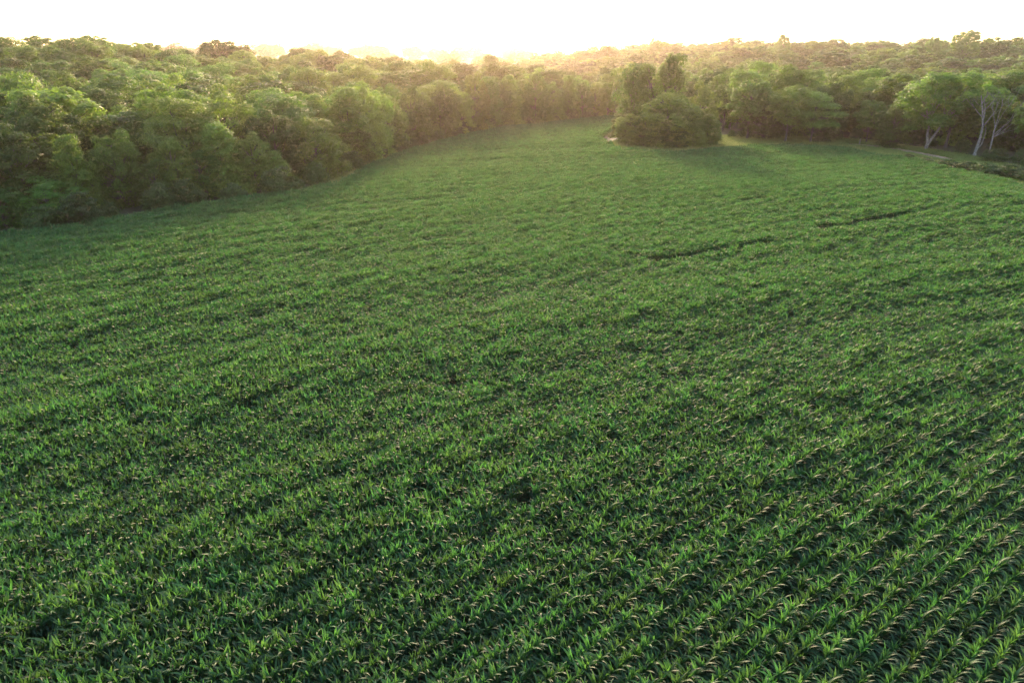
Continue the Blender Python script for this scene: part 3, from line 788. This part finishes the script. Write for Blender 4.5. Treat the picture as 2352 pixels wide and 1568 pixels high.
# tufts
tuft_col = bpy.data.collections.new("grass_kinds")
g3 = np.random.default_rng(31)
for k_ in range(5):
    parts = []
    for q in range(46):
        L_ = g3.uniform(.28, .62); a_ = g3.uniform(0, 6.28); e0 = R(g3.uniform(55, 88)); V, Q, T = corn_leaf(L_, .03, e0, e0 - R(g3.uniform(20, 90)), 1.5, 3, .2)
        V = apply(Matrix.Translation((g3.normal(0, .22), g3.normal(0, .22), 0)) @ Matrix.Rotation(a_, 4, 'Z'), V); parts.append((V, Q, np.clip(T * 0 + g3.normal(.5, .3), 0, 1)))
    m_ = merge(parts); tuft_col.objects.link(bpy.data.objects.new("grass_kind_%d" % k_, quad_mesh("grass", *m_[:2], M_grass, True, m_[2])))
lo, hi = STRIP.min(0) - 2, STRIP.max(0) + 2
Gp = g3.uniform(lo, hi, (60000, 2)); Gp = Gp[inside(Gp, STRIP)]
trk = [ground_at(px, py).xy for px, py in [(1950, 330), (2000, 335), (2050, 342), (2095, 350), (2135, 358), (2175, 367)]]
dk = np.array([dist_poly(x, y, trk) for x, y in Gp]); Gp = Gp[dk > 1.6]
Gp = Gp[g3.random(len(Gp)) < .75]
fr = []
CF = [v * 1.045 for v in clump_front]
for a, b in list(zip(EDGE_L[:-1], EDGE_L[1:])) + list(zip(CF[:-1], CF[1:])):
    seg = b - a; nn = Vector((-seg.y, seg.x)).normalized()
    for q in range(int(seg.length * 9)): v = a + seg * rr.random() + nn * abs(rr.gauss(.3, 1.3)); fr.append((v.x, v.y))
nfr = len(fr); Gp = np.concatenate([Gp, np.array(fr)])
gs = g3.uniform(.6, 1.5, len(Gp)); gs[-nfr:] *= 1.5; gz = height(Gp[:, 0], Gp[:, 1])
tag(scatter("grass", np.column_stack([Gp, gz]), g3.uniform(0, 6.28, len(Gp)), np.stack([gs, gs, gs], 1), g3.integers(0, 5, len(Gp)), tuft_col),
    "rough green grass and weeds along the edges of the cornfield", "grass", kind="stuff")
def ribbon(name, pts, half, mat, dz):
    V, Q = [], []
    P2 = []
    for a, b in zip(pts[:-1], pts[1:]):
        for q in range(6): P2.append(a + (b - a) * (q / 6))
    P2.append(pts[-1]); n_ = len(P2)
    for q, p in enumerate(P2):
        d = (P2[min(q + 1, n_ - 1)] - P2[max(q - 1, 0)]).normalized(); nn = Vector((-d.y, d.x)); wv = half * (1 + .2 * math.sin(q * 1.3)) * (.35 if q in (0, n_ - 1) else 1)
        for s_ in (-1, 1):
            v = p + nn * s_ * wv; V.append((v.x, v.y, hgt(v.x, v.y) + dz))
    for q in range(n_ - 1): Q.append((2 * q, 2 * q + 2, 2 * q + 3, 2 * q + 1))
    return tag(link(name, quad_mesh(name, np.array(V), np.array(Q), mat, True)), kind="structure")
ribbon("dirt_track", trk, 1.9, M_track, .09)
bp = ground_at(1398, 338); bV = [(bp.x, bp.y, hgt(bp.x, bp.y) + .1)]
bs = []
for q in range(24):
    a_ = q / 24 * 6.283; r_ = 1.2 * (1 + .2 * math.sin(a_ * 3 + 1) + .1 * math.sin(a_ * 5)); bs.append((bp.x + math.cos(a_) * r_, bp.y + math.sin(a_) * r_ * 1.1, hgt(bp.x, bp.y) + .1))
bQ = [(0, 1 + q, 1 + (q + 1) % 24, 1 + (q + 2) % 24) for q in range(0, 24, 2)]
tag(link("bare_soil", quad_mesh("bare_soil", np.array(bV + bs), np.array(bQ), M_track)), kind="structure")
fpx = ground_at(1974, 331)
pv = tube([(0, 0, -.3), (0, 0, .6), (.03, 0, 1.3), (.04, 0, 1.38)], (.13, .12, .12, .09), 9, 4)
po = link("fence_post", quad_mesh("fence_post", *pv[:2], M_wood, False)); po.location = (fpx.x, fpx.y, hgt(fpx.x, fpx.y))
tag(po, "short weathered wooden fence post on the grass strip", "fence post")

# ------------------------------------------------------------------ haze
hx0, hx1, hy0, hy1, hz0, hz1 = -4400, 4400, -800, 5400, -16, 62
V = np.array([(x, y, z) for z in (hz0, hz1) for x, y in ((hx0, hy0), (hx1, hy0), (hx1, hy1), (hx0, hy1))], float)
Q = np.array([(3, 2, 1, 0), (4, 5, 6, 7), (0, 1, 5, 4), (1, 2, 6, 5), (2, 3, 7, 6), (3, 0, 4, 7)])
m, n, l = new_mat("haze"); n.remove(n["Principled BSDF"])
pvn = n.new("ShaderNodeVolumePrincipled"); pvn.inputs["Color"].default_value = (1.0, .80, .74, 1)
pvn.inputs["Density"].default_value = 0.00014; pvn.inputs["Anisotropy"].default_value = 0.86
l.new(pvn.outputs[0], n["Material Output"].inputs["Volume"])
hz = link("haze", quad_mesh("haze", V, Q, m)); tag(hz, kind="stuff")
